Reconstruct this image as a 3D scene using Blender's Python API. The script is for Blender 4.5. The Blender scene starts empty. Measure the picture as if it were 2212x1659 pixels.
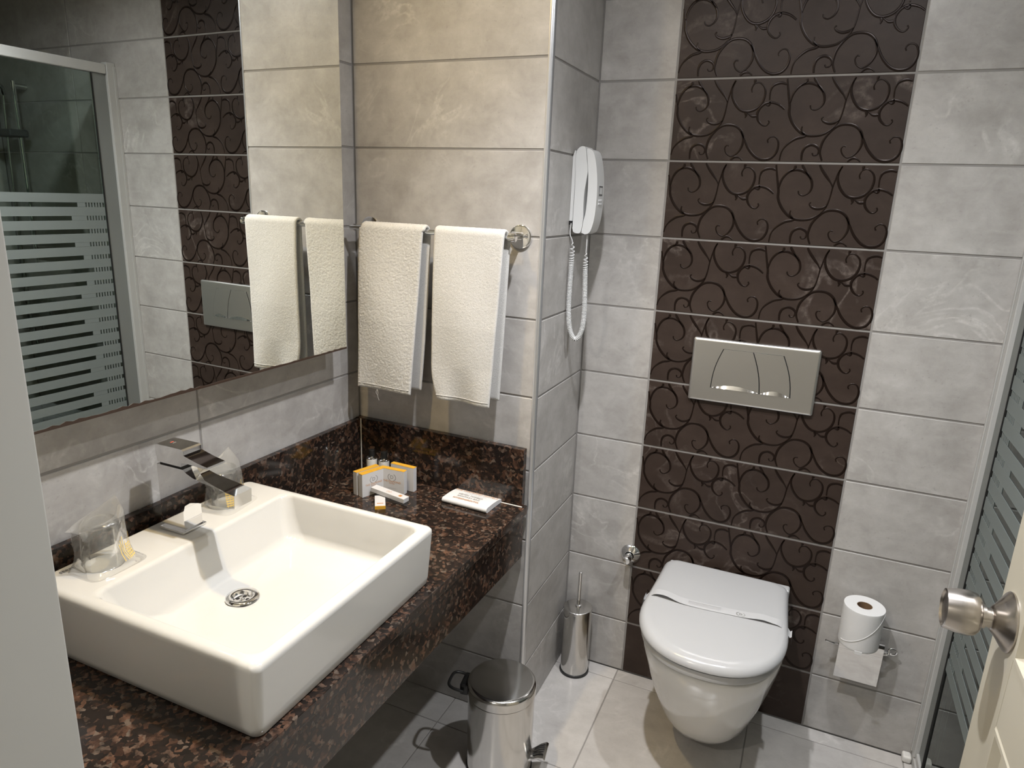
import bpy, bmesh, math, random
from mathutils import Vector, Matrix
random.seed(7)
S = bpy.context.scene
C = S.collection

# ------------------------------------------------------------------ camera
cam_d = bpy.data.cameras.new('camera'); cam = bpy.data.objects.new('camera', cam_d); C.objects.link(cam)
RIGHT = Vector((0.9136, 0.4048, 0.0375)); DOWN = Vector((0.1388, -0.2240, -0.9647)); FWD = Vector((-0.3821, 0.8865, -0.2608))
cm = Matrix((RIGHT, -DOWN, -FWD)).transposed().to_4x4(); cm.translation = (0.6767, -2.1410, 1.6325)
cam.matrix_world = cm
cam_d.sensor_width = 36.0; cam_d.sensor_fit = 'HORIZONTAL'; cam_d.lens = 1493.6 / 2212 * 36.0; cam_d.clip_start = 0.02
S.camera = cam
# ------------------------------------------------------------------ world, exposure
W = bpy.data.worlds.new('world'); S.world = W; W.use_nodes = True
W.node_tree.nodes['Background'].inputs[0].default_value = (0.5, 0.48, 0.44, 1)
W.node_tree.nodes['Background'].inputs[1].default_value = 0.05
S.view_settings.view_transform = 'Standard'; S.view_settings.look = 'None'
S.view_settings.exposure = 0.42; S.view_settings.gamma = 1.0; S.view_settings.use_curve_mapping = False
# ceiling lamps: (name, x, y, radiant power, colour)
CEIL = 2.42
LAMPS = [   # name, x, y, beam power, colour, label, beam angle, blend, radiance of the open lens
    ('warm', -0.31, -1.05, 5.5, (1.0, 0.73, 0.34), 'warm recessed ceiling downlight above the washbasin', 90, 1.0, 360),
    ('cool', 0.27, -0.97, 17.5, (0.97, 0.97, 1.0), 'white recessed ceiling downlight over the open floor', 116, 1.0, 560),
    ('rear', 0.86, -0.72, 9.0, (0.95, 0.97, 1.0), 'cool recessed ceiling downlight nearest the shower', 120, 1.0, 360),
    ('hall', -0.12, -2.75, 7.0, (1.0, 0.94, 0.84), 'recessed ceiling downlight in the hallway outside the door', 165, 0.4, 110),
]

# ------------------------------------------------------------------ materials
MATS = {}
def mat(name, color, rough=0.5, metal=0.0, **kw):
    m = bpy.data.materials.new(name); m.use_nodes = True
    b = m.node_tree.nodes['Principled BSDF']
    b.inputs['Base Color'].default_value = (*color, 1); b.inputs['Roughness'].default_value = rough; b.inputs['Metallic'].default_value = metal
    for k, v in kw.items():
        b.inputs[k.replace('_', ' ')].default_value = v
    MATS[name] = m
    return m
class NT:
    def __init__(s, m): s.t = m.node_tree; s.n = s.t.nodes; s.b = s.n['Principled BSDF']
    def add(s, typ, **kw):
        nd = s.n.new(typ)
        for k, v in kw.items():
            if hasattr(nd, k): setattr(nd, k, v)
        return nd
    def link(s, a, b): s.t.links.new(a, b)
    def ramp(s, src, stops):
        r = s.n.new('ShaderNodeValToRGB'); e = r.color_ramp.elements
        while len(e) < len(stops): e.new(0.5)
        for el, (p, c) in zip(e, stops):
            el.position = p; el.color = (*c, 1) if len(c) == 3 else c
        s.link(src, r.inputs[0]); return r.outputs[0]
    def noise(s, vec, scale, detail=6, rough=0.6, dist=0.0):
        n = s.n.new('ShaderNodeTexNoise'); n.inputs['Scale'].default_value = scale; n.inputs['Detail'].default_value = detail
        n.inputs['Roughness'].default_value = rough; n.inputs['Distortion'].default_value = dist
        s.link(vec, n.inputs['Vector']); return n.outputs['Fac']
    def mix(s, fac, a, b, typ='MIX'):
        m = s.n.new('ShaderNodeMix'); m.data_type = 'RGBA'; m.blend_type = typ
        if isinstance(fac, (int, float)): m.inputs[0].default_value = fac
        else: s.link(fac, m.inputs[0])
        for i, v in ((6, a), (7, b)):
            if isinstance(v, tuple): m.inputs[i].default_value = (*v, 1)
            else: s.link(v, m.inputs[i])
        return m.outputs[2]
    def coords(s, rnd=True, scale=(1, 1, 1), rot=(0, 0, 0)):
        tc = s.n.new('ShaderNodeTexCoord'); mp = s.n.new('ShaderNodeMapping'); mp.inputs['Scale'].default_value = scale; mp.inputs['Rotation'].default_value = rot
        v = tc.outputs['Object']
        if rnd:
            oi = s.n.new('ShaderNodeObjectInfo'); cx = s.n.new('ShaderNodeCombineXYZ')
            for i, f in enumerate((37.0, 53.0, 71.0)):
                mt = s.n.new('ShaderNodeMath'); mt.operation = 'MULTIPLY'; mt.inputs[1].default_value = f
                s.link(oi.outputs['Random'], mt.inputs[0]); s.link(mt.outputs[0], cx.inputs[i])
            ad = s.n.new('ShaderNodeVectorMath'); ad.operation = 'ADD'; s.link(v, ad.inputs[0]); s.link(cx.outputs[0], ad.inputs[1]); v = ad.outputs[0]
        s.link(v, mp.inputs['Vector']); return mp.outputs[0]
    def bump(s, h, strength=0.3, dist=0.001):
        b = s.n.new('ShaderNodeBump'); b.inputs['Strength'].default_value = strength; b.inputs['Distance'].default_value = dist
        s.link(h, b.inputs['Height']); s.link(b.outputs[0], s.b.inputs['Normal'])

def stone(name, dark, mid, light, rough, vein, bumpd=0.0008, spec=None):
    m = mat(name, mid, rough); t = NT(m)
    v = t.coords(); vs = t.coords(scale=(1.0, 3.2, 1.0), rot=(0, 0, math.radians(-42)))
    base = t.ramp(t.noise(v, 4.2, 7, 0.62, 0.6), [(0.34, dark), (0.52, mid), (0.68, light)])
    strk = t.ramp(t.noise(vs, 9.0, 5, 0.6, 0.3), [(0.42, (0, 0, 0)), (0.72, (1, 1, 1))])
    col = t.mix(0.42, base, t.mix(strk, mid, light))
    mot = t.ramp(t.noise(v, 17, 8, 0.68, 0.4), [(0.33, dark), (0.55, mid), (0.70, light)])
    col = t.mix(0.34, col, mot)
    n2 = t.noise(v, 5.0, 3, 0.5, 1.6)
    vn = t.ramp(n2, [(0.46, (0, 0, 0)), (0.5, (.8, .8, .8)), (0.54, (0, 0, 0))])
    pat = t.ramp(t.noise(v, 3.0, 2, 0.5), [(0.5, (0, 0, 0)), (0.66, (1, 1, 1))])
    vm = t.mix(1.0, vn, pat, 'MULTIPLY')
    fine = t.noise(v, 70, 4, 0.7)
    vm = t.mix(1.0, vm, t.ramp(fine, [(0.35, (0.1, 0.1, 0.1)), (0.65, (1, 1, 1))]), 'MULTIPLY')
    col = t.mix(vm, col, vein)
    speck = t.ramp(t.noise(v, 130, 2, 0.5), [(0.27, (1, 1, 1)), (0.33, (0, 0, 0))])
    col = t.mix(t.mix(0.65, speck, (0, 0, 0)), col, dark)
    t.link(col, t.b.inputs['Base Color'])
    hh = t.mix(0.5, fine, t.mix(0.5, strk, t.ramp(t.noise(v, 22, 4, 0.6), [(0, (0, 0, 0)), (1, (1, 1, 1))])))
    t.bump(hh, 0.35, bumpd)
    if spec is not None: t.b.inputs['Specular IOR Level'].default_value = spec
    return m
stone('tile_light', (0.235, 0.222, 0.208), (0.372, 0.358, 0.343), (0.485, 0.47, 0.455), 0.42, (0.56, 0.545, 0.525), 0.0012)
stone('tile_dark', (0.020, 0.0125, 0.0095), (0.032, 0.0205, 0.0155), (0.050, 0.034, 0.027), 0.5, (0.17, 0.14, 0.125), 0.0006, 0.28)
stone('floor_stone', (0.36, 0.34, 0.32), (0.46, 0.44, 0.42), (0.54, 0.52, 0.50), 0.22, (0.62, 0.60, 0.57), 0.0004)
mat('scroll', (0.012, 0.0062, 0.0042), 0.30, 0.4, Specular_IOR_Level=0.3)
mat('grout', (0.235, 0.225, 0.215), 0.9)
def granite():
    m = mat('granite', (0.02, 0.015, 0.012), 0.10, Specular_IOR_Level=0.4); t = NT(m); v = t.coords(False)
    vo = t.n.new('ShaderNodeTexVoronoi'); vo.inputs['Scale'].default_value = 115; vo.feature = 'F1'
    ad = t.n.new('ShaderNodeVectorMath'); ad.operation = 'ADD'
    nv = t.n.new('ShaderNodeTexNoise'); nv.inputs['Scale'].default_value = 60; t.link(v, nv.inputs['Vector'])
    sc = t.n.new('ShaderNodeVectorMath'); sc.operation = 'SCALE'; sc.inputs['Scale'].default_value = 0.018
    t.link(nv.outputs['Color'], sc.inputs[0]); t.link(v, ad.inputs[0]); t.link(sc.outputs[0], ad.inputs[1]); t.link(ad.outputs[0], vo.inputs['Vector'])
    sep = t.n.new('ShaderNodeSeparateColor'); t.link(vo.outputs['Color'], sep.inputs[0])
    cells = t.ramp(sep.outputs[0], [(0.0, (0.010, 0.008, 0.007)), (0.42, (0.018, 0.013, 0.011)), (0.60, (0.050, 0.026, 0.017)), (0.82, (0.115, 0.062, 0.040)), (1.0, (0.12, 0.095, 0.075))])
    big = t.ramp(t.noise(v, 38, 5, 0.65, 0.8), [(0.36, (0, 0, 0)), (0.60, (1, 1, 1))])
    col = t.mix(big, (0.016, 0.012, 0.010), cells)
    t.link(col, t.b.inputs['Base Color']); t.bump(t.noise(v, 200, 2), 0.05, 0.0002)
granite()
mat('ceramic', (0.66, 0.655, 0.635), 0.09, Coat_Weight=0.3, Coat_Roughness=0.03)
mat('basin_ceramic', (0.545, 0.54, 0.52), 0.10, Coat_Weight=0.3, Coat_Roughness=0.03)
mat('plastic_white', (0.42, 0.425, 0.435), 0.20)
mat('band_paper', (0.45, 0.455, 0.465), 0.7)
mat('mirror_board', (0.36, 0.30, 0.21), 0.8)
mat('phone_white', (0.58, 0.585, 0.58), 0.30)
mat('phone_grey', (0.10, 0.10, 0.105), 0.4)
mat('chrome', (0.80, 0.80, 0.80), 0.04, 1.0)
mat('steel', (0.60, 0.59, 0.57), 0.16, 1.0)
mat('brushed', (0.72, 0.71, 0.69), 0.36, 1.0, Anisotropic=0.6)
mat('knob_steel', (0.46, 0.43, 0.40), 0.26, 1.0, Anisotropic=0.5)
mat('alu', (0.62, 0.63, 0.65), 0.32, 0.85)
mat('alu_white', (0.46, 0.46, 0.45), 0.38, 0.15)
mat('black', (0.012, 0.012, 0.012), 0.4)
mat('black_gap', (0.004, 0.004, 0.004), 0.9)
mat('paint_white', (0.62, 0.61, 0.58), 0.5)
mat('ceiling_paint', (0.70, 0.69, 0.66), 0.8)
mat('jamb_paint', (0.46, 0.46, 0.435), 0.5)
mat('door_paint', (0.47, 0.44, 0.36), 0.38)
mat('mirror_silver', (0.88, 0.90, 0.87), 0.0, 1.0)
mat('mirror_edge', (0.030, 0.016, 0.010), 0.5)
mat('paper', (0.60, 0.60, 0.605), 0.8)
mat('box_white', (0.56, 0.555, 0.56), 0.5)
mat('box_yellow', (0.62, 0.33, 0.03), 0.5)
mat('ink_gold', (0.46, 0.20, 0.05), 0.5)
mat('ink_grey', (0.20, 0.195, 0.18), 0.5)
mat('ink_pale', (0.40, 0.40, 0.41), 0.6)
mat('ink_red', (0.55, 0.10, 0.06), 0.4)
mat('cardboard', (0.16, 0.095, 0.05), 0.9)
mat('silicone', (0.62, 0.61, 0.58), 0.5)
mat('lotion', (0.70, 0.69, 0.66), 0.25)
mat('tray', (0.40, 0.40, 0.39), 0.3)
mat('rust', (0.10, 0.03, 0.02), 0.8)
def towel_m():
    m = mat('terry', (0.80, 0.78, 0.74), 0.95, Sheen_Weight=0.25); t = NT(m); v = t.coords(False)
    n = t.noise(v, 420, 3, 0.6); t.bump(n, 0.6, 0.0015)
    t.link(t.ramp(n, [(0.25, (0.38, 0.375, 0.36)), (0.6, (0.50, 0.495, 0.48))]), t.b.inputs['Base Color'])
towel_m()
def tissue_m():
    m = mat('tissue', (0.62, 0.62, 0.62), 0.95); t = NT(m); t.bump(t.noise(t.coords(False), 300, 2), 0.4, 0.0006)
tissue_m()
def mixmat(name, fac, color, rough, tint=(1, 1, 1), diffuse=False, kf=1.0):
    m = bpy.data.materials.new(name); m.use_nodes = True; t = m.node_tree; t.nodes.clear()
    o = t.nodes.new('ShaderNodeOutputMaterial'); mx = t.nodes.new('ShaderNodeMixShader'); tr = t.nodes.new('ShaderNodeBsdfTransparent')
    tr.inputs[0].default_value = (*tint, 1)
    if diffuse:
        gl = t.nodes.new('ShaderNodeBsdfPrincipled'); gl.inputs['Base Color'].default_value = (*color, 1); gl.inputs['Roughness'].default_value = rough
        mx.inputs[0].default_value = fac
    else:
        gl = t.nodes.new('ShaderNodeBsdfGlossy'); gl.inputs[0].default_value = (*color, 1); gl.inputs['Roughness'].default_value = rough
        fr = t.nodes.new('ShaderNodeFresnel'); fr.inputs[0].default_value = 1.45
        mt = t.nodes.new('ShaderNodeMath'); mt.operation = 'MULTIPLY_ADD'; mt.inputs[1].default_value = kf; mt.inputs[2].default_value = fac
        t.links.new(fr.outputs[0], mt.inputs[0]); t.links.new(mt.outputs[0], mx.inputs[0])
    t.links.new(tr.outputs[0], mx.inputs[1]); t.links.new(gl.outputs[0], mx.inputs[2]); t.links.new(mx.outputs[0], o.inputs[0]); MATS[name] = m
mixmat('shower_glass', 0.02, (0.9, 0.95, 0.93), 0.02, (0.80, 0.88, 0.85))
mixmat('frosted', 0.55, (0.27, 0.30, 0.295), 0.5, (0.80, 0.86, 0.84), True)
mixmat('seal', 0.55, (0.30, 0.31, 0.30), 0.4, (0.7, 0.75, 0.73), True)
mixmat('film', 0.02, (1, 1, 1), 0.10, (0.985, 0.985, 0.98), kf=0.35)
def haze(name, fac, col):
    t = MATS[name].node_tree; o = t.nodes['Material Output']; src = o.inputs[0].links[0].from_socket
    d = t.nodes.new('ShaderNodeBsdfDiffuse'); d.inputs[0].default_value = (*col, 1); m = t.nodes.new('ShaderNodeMixShader'); m.inputs[0].default_value = fac
    t.links.new(src, m.inputs[1]); t.links.new(d.outputs[0], m.inputs[2]); t.links.new(m.outputs[0], o.inputs[0])
haze('film', 0.11, (0.6, 0.6, 0.58))
mixmat('tumbler', 0.0, (1, 1, 1), 0.02, (0.975, 0.98, 0.975), kf=0.6)
mixmat('film_print', 0.75, (0.80, 0.56, 0.12), 0.4, (1, 1, 1), True)
def emit(name, col, st):
    m = bpy.data.materials.new(name); m.use_nodes = True; t = m.node_tree; t.nodes.clear()
    o = t.nodes.new('ShaderNodeOutputMaterial'); e = t.nodes.new('ShaderNodeEmission'); e.inputs[0].default_value = (*col, 1); e.inputs[1].default_value = st
    t.links.new(e.outputs[0], o.inputs[0]); MATS[name] = m

# ------------------------------------------------------------------ mesh helpers
def bm_new(): return bmesh.new()
def box(bm, x0, x1, y0, y1, z0, z1, bev=0.0, seg=2):
    r = bmesh.ops.create_cube(bm, size=1.0); vs = r['verts']
    bmesh.ops.scale(bm, vec=(x1 - x0, y1 - y0, z1 - z0), verts=vs)
    bmesh.ops.translate(bm, vec=((x0 + x1) / 2, (y0 + y1) / 2, (z0 + z1) / 2), verts=vs)
    if bev > 0:
        es = list({e for v in vs for e in v.link_edges})
        bmesh.ops.bevel(bm, geom=es, offset=bev, segments=seg, profile=0.5, affect='EDGES')
    return bm
def rings(bm, loops, close=True, cap0=False, cap1=False):
    vl = [[bm.verts.new(p) for p in lp] for lp in loops]
    n = len(vl[0])
    for a, b in zip(vl[:-1], vl[1:]):
        for i in range(n if close else n - 1):
            j = (i + 1) % n
            bm.faces.new((a[i], a[j], b[j], b[i]))
    if cap0: bm.faces.new(list(reversed(vl[0])))
    if cap1: bm.faces.new(vl[-1])
    return bm
def lathe(bm, prof, n=40, c=(0, 0, 0), cap0=False, cap1=False):
    loops = [[(c[0] + r * math.cos(2 * math.pi * i / n), c[1] + r * math.sin(2 * math.pi * i / n), c[2] + z) for i in range(n)] for r, z in prof]
    return rings(bm, loops, True, cap0, cap1)
def frames(pts):
    out = []; up = Vector((0.123, 0.321, 0.94)); prev = None
    for i, p in enumerate(pts):
        t = (pts[min(i + 1, len(pts) - 1)] - pts[max(i - 1, 0)]).normalized()
        if prev is None:
            a = t.cross(up).normalized()
        else:
            a = (prev - t * prev.dot(t)).normalized()
        prev = a; out.append((p, a, t.cross(a)))
    return out
def tube(bm, pts, r, n=8, cap=True):
    pts = [Vector(p) for p in pts]; loops = []
    for i, (p, a, b) in enumerate(frames(pts)):
        rr = r[i] if isinstance(r, (list, tuple)) else r
        loops.append([p + a * rr * math.cos(2 * math.pi * k / n) + b * rr * math.sin(2 * math.pi * k / n) for k in range(n)])
    return rings(bm, loops, True, cap, cap)
def prism(bm, poly, y0, y1, plane='xz'):
    f = {'xz': lambda p, y: (p[0], y, p[1]), 'xy': lambda p, y: (p[0], p[1], y), 'yz': lambda p, y: (y, p[0], p[1])}[plane]
    return rings(bm, [[f(p, y0) for p in poly], [f(p, y1) for p in poly]], True, True, True)
def rrect(x0, x1, y0, y1, r, n=6):
    pts = []
    for cx, cy, a0 in ((x1 - r, y1 - r, 0), (x0 + r, y1 - r, 90), (x0 + r, y0 + r, 180), (x1 - r, y0 + r, 270)):
        for i in range(n + 1):
            a = math.radians(a0 + 90 * i / n); pts.append((cx + r * math.cos(a), cy + r * math.sin(a)))
    return pts
def spline(pts, k=6):
    pts = [Vector(p) for p in pts]; out = []
    for i in range(len(pts) - 1):
        p0, p1, p2, p3 = pts[max(i - 1, 0)], pts[i], pts[i + 1], pts[min(i + 2, len(pts) - 1)]
        for j in range(k):
            t = j / k
            out.append(0.5 * ((2 * p1) + (p2 - p0) * t + (2 * p0 - 5 * p1 + 4 * p2 - p3) * t * t + (3 * p1 - p0 - 3 * p2 + p3) * t ** 3))
    out.append(pts[-1]); return out
def finish(bm, smooth=None):
    bmesh.ops.recalc_face_normals(bm, faces=bm.faces[:])
    me = bpy.data.meshes.new('mesh'); bm.to_mesh(me); bm.free()
    if smooth is not None:
        for p in me.polygons: p.use_smooth = True
        me.set_sharp_from_angle(angle=math.radians(smooth))
    return me
def obj(name, bm, m, parent=None, smooth=35, label=None, kind=None):
    me = bm if isinstance(bm, bpy.types.Mesh) else finish(bm, smooth)
    if not me.materials: me.materials.append(MATS[m])
    o = bpy.data.objects.new(name, me); me.name = name; C.objects.link(o)
    if smooth is not None and smooth < 100:
        wn = o.modifiers.new('weighted_normal', 'WEIGHTED_NORMAL'); wn.keep_sharp = True; wn.weight = 80
    if parent is not None: o.parent = parent
    if label: o['label'] = label
    if kind: o['kind'] = kind
    return o
def tag(o, label, cat, group=None, kind=None):
    o['label'] = label; o['category'] = cat
    if group: o['group'] = group
    if kind: o['kind'] = kind
    return o
def thing(name, label, cat, loc=(0, 0, 0), rz=0.0, group=None, kind=None):
    o = bpy.data.objects.new(name, None); C.objects.link(o); o.empty_display_size = 0.05
    o.location = loc; o.rotation_euler = (0, 0, rz)
    return tag(o, label, cat, group, kind)
def copy_tree(o, parent=None):
    c = o.copy(); C.objects.link(c); c.parent = parent
    for ch in list(o.children): copy_tree(ch, c)
    return c
def text(name, s, size, m, parent, mtx, align='CENTER', extr=0.00008):
    cu = bpy.data.curves.new('t', 'FONT'); cu.body = s; cu.size = size; cu.align_x = align; cu.align_y = 'CENTER'; cu.extrude = extr; cu.resolution_u = 3
    to = bpy.data.objects.new('t', cu); C.objects.link(to)
    me = bpy.data.meshes.new_from_object(to.evaluated_get(bpy.context.evaluated_depsgraph_get()))
    bpy.data.objects.remove(to); bpy.data.curves.remove(cu)
    me.materials.clear(); me.materials.append(MATS[m])
    me.transform(mtx); o = bpy.data.objects.new(name, me); C.objects.link(o); o.parent = parent
    return o
def basis(o, ex, ey, ez=None):
    ex = Vector(ex).normalized(); ey = Vector(ey).normalized(); ez = Vector(ez).normalized() if ez else ex.cross(ey)
    M = Matrix((ex, ey, ez)).transposed().to_4x4(); M.translation = o; return M

# ------------------------------------------------------------------ room shell
YAW = math.radians(-1.3)            # the mirror wall stands slightly out of square
H = 0.222; Z0 = 1.9745; GAP = 0.0028
ZR = [0.0] + [Z0 - H * k for k in range(8, -2, -1)] + [CEIL]
AX, BX, EX = 0.229, 0.834, 1.1415
NY = -0.395; LX = -0.603
TILE_ME = {}
def tile_mesh(w, h, key):
    k = (round(w, 4), round(h, 4), key)
    if k not in TILE_ME:
        bm = bm_new(); g = GAP; b = 0.0012
        def rect(i, z): return [(-w / 2 + g + i, -h / 2 + g + i, z), (w / 2 - g - i, -h / 2 + g + i, z), (w / 2 - g - i, h / 2 - g - i, z), (-w / 2 + g + i, h / 2 - g - i, z)]
        rings(bm, [rect(0, -0.007), rect(0, -b), rect(b, 0)], True, False, True)
        TILE_ME[k] = finish(bm); TILE_ME[k].materials.append(MATS[key])
    return TILE_ME[k]
def lay(wall, org, ex, ez, cols, rows, keyf, name='tile'):
    """tiles on a wall: org + u*ex + v*ez, normal = ex x ez"""
    out = []
    for ci, (u0, u1) in enumerate(cols):
        for (v0, v1) in rows:
            if u1 - u0 < 0.012 or v1 - v0 < 0.012: continue
            me = tile_mesh(u1 - u0, v1 - v0, keyf(ci))
            o = bpy.data.objects.new(name, me); C.objects.link(o); o.parent = wall
            o.matrix_local = basis(Vector(org) + Vector(ex) * (u0 + u1) / 2 + Vector(ez) * (v0 + v1) / 2, ex, ez); out.append((ci, o, u0, v0, u1, v1))
    return out
def struct(name, bm, m, label, cat):
    o = obj(name, bm, m, None, None); tag(o, label, cat, kind='structure'); return o
rows_full = list(zip(ZR[:-1], ZR[1:]))
G = 0.002   # grout face lies this far behind the tile face
w_back = struct('wall_back', box(bm_new(), -0.15, 2.10, G, 0.12, 0, CEIL), 'grout', 'tiled wall behind the toilet with a dark brown ornamental strip', 'wall')
back_tiles = lay(w_back, (0, 0, 0), (1, 0, 0), (0, 0, 1), [(0, AX), (AX, BX), (BX, 1.436), (1.436, 2.04)], rows_full, lambda c: 'tile_dark' if c == 1 else 'tile_light')
w_phone = struct('wall_niche_side', box(bm_new(), -0.06, -G, NY + 0.012, 0.0, 0, CEIL), 'grout', 'narrow grey tiled side wall carrying the telephone', 'wall')
lay(w_phone, (0, NY, 0), (0, 1, 0), (0, 0, 1), [(0.004, -NY)], rows_full, lambda c: 'tile_light')
w_niche = struct('wall_niche', box(bm_new(), -0.75, -0.008, NY + G, NY + 0.10, 0, CEIL), 'grout', 'beige tiled end wall of the vanity niche behind the towels', 'wall')
lay(w_niche, (LX, NY, 0), (1, 0, 0), (0, 0, 1), [(0, -LX - 0.006)], rows_full, lambda c: 'tile_light')
# mirror wall: local frame, v runs from the niche corner towards the camera
w_left = struct('wall_left', box(bm_new(), -0.10, -G, -1.40, 0.05, 0, CEIL), 'grout', 'beige tiled wall behind the mirror and washbasin', 'wall')
w_left.location = (LX, NY, 0); w_left.rotation_euler = (0, 0, YAW)
lay(w_left, (0, -1.37, 0), (0, 1, 0), (0, 0, 1), [(0, 0.158), (0.158, 0.76), (0.76, 1.37)], rows_full, lambda c: 'tile_light')
w_right = struct('wall_right', box(bm_new(), 2.04 + G, 2.14, -1.70, 0.0, 0, CEIL), 'grout', 'tiled outer wall of the shower', 'wall')
lay(w_right, (2.04, 0, 0), (0, -1, 0), (0, 0, 1), [(0, 0.602), (0.602, 1.204), (1.204, 1.70)], rows_full, lambda c: 'tile_light')
floor = struct('floor', box(bm_new(), -0.75, 2.10, -3.3, 0.0, -0.12, -0.002), 'grout', 'polished light grey stone tile floor', 'floor')
FT = 0.455
fx = [-0.72, -0.24 - FT, -0.24, 0.215, 0.215 + FT, 0.215 + 2 * FT, 0.215 + 3 * FT, 2.04]
fx = [-0.70, -0.24, 0.215, 0.67, 1.125, 1.58, 2.04]
fy = [-3.25, -2.79, -2.335, -1.88, -1.425, -0.97, -0.515, -0.06, 0.0]
GAP = 0.0016; TILE_ME.clear()
for a, b in zip(fx[:-1], fx[1:]):
    for c, d in zip(fy[:-1], fy[1:]):
        if d <= NY + 0.3 or a >= 0.2 or True:
            me = tile_mesh(b - a, d - c, 'floor_stone')
            o = bpy.data.objects.new('tile', me); C.objects.link(o); o.parent = floor; o.location = ((a + b) / 2, (c + d) / 2, 0)
struct('ceiling', box(bm_new(), -0.75, 2.14, -3.3, 0.12, CEIL, CEIL + 0.1), 'ceiling_paint', 'plain white painted ceiling', 'ceiling')
FW0, FW1 = -1.85, -1.70; JX = -0.091; RX = 1.085
bm = bm_new(); box(bm, -0.75, JX - 0.03, FW0, FW1, 0, CEIL); box(bm, RX + 0.03, 2.14, FW0, FW1, 0, CEIL); box(bm, JX - 0.03, RX + 0.03, FW0, FW1, 2.09, CEIL)
struct('wall_front', bm, 'paint_white', 'painted wall around the bathroom doorway', 'wall')
bm = bm_new(); box(bm, -0.75, 2.14, -3.4, -3.3, 0, CEIL); box(bm, -0.85, -0.75, -3.4, FW0, 0, CEIL); box(bm, 2.04, 2.14, -3.4, FW0, 0, CEIL)
struct('wall_hall', bm, 'paint_white', 'painted hallway wall behind the camera', 'wall')
fr = thing('trim_1', 'pale grey painted door frame beside the washbasin', 'door frame', kind='structure')
obj('jamb', box(bm_new(), JX - 0.03, JX, FW0 - 0.012, FW1 + 0.012, 0, 2.06, 0.003), 'jamb_paint', fr)
obj('jamb', box(bm_new(), RX, RX + 0.03, FW0 - 0.012, FW1 + 0.012, 0, 2.06, 0.003), 'jamb_paint', fr)
obj('head_jamb', box(bm_new(), JX - 0.03, RX + 0.03, FW0 - 0.012, FW1 + 0.012, 2.06, 2.09, 0.003), 'jamb_paint', fr)
obj('architrave', box(bm_new(), JX - 0.09, JX - 0.008, FW1, FW1 + 0.014, 0.78, 2.12, 0.003), 'jamb_paint', fr)
# rounded aluminium corner bead on the niche edge
bm = bm_new()
arc = [(-0.011 + 0.012 * math.cos(a), NY + 0.011 - 0.012 * math.sin(a)) for a in [math.radians(d) for d in range(-5, 96, 10)]]
prism(bm, arc + [(-0.011, NY + 0.011)], 0.0, CEIL, 'xy')
tag(obj('trim_2', bm, 'alu', None, 40), 'rounded aluminium edge trim on the corner between towels and telephone', 'trim', kind='structure')

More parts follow.
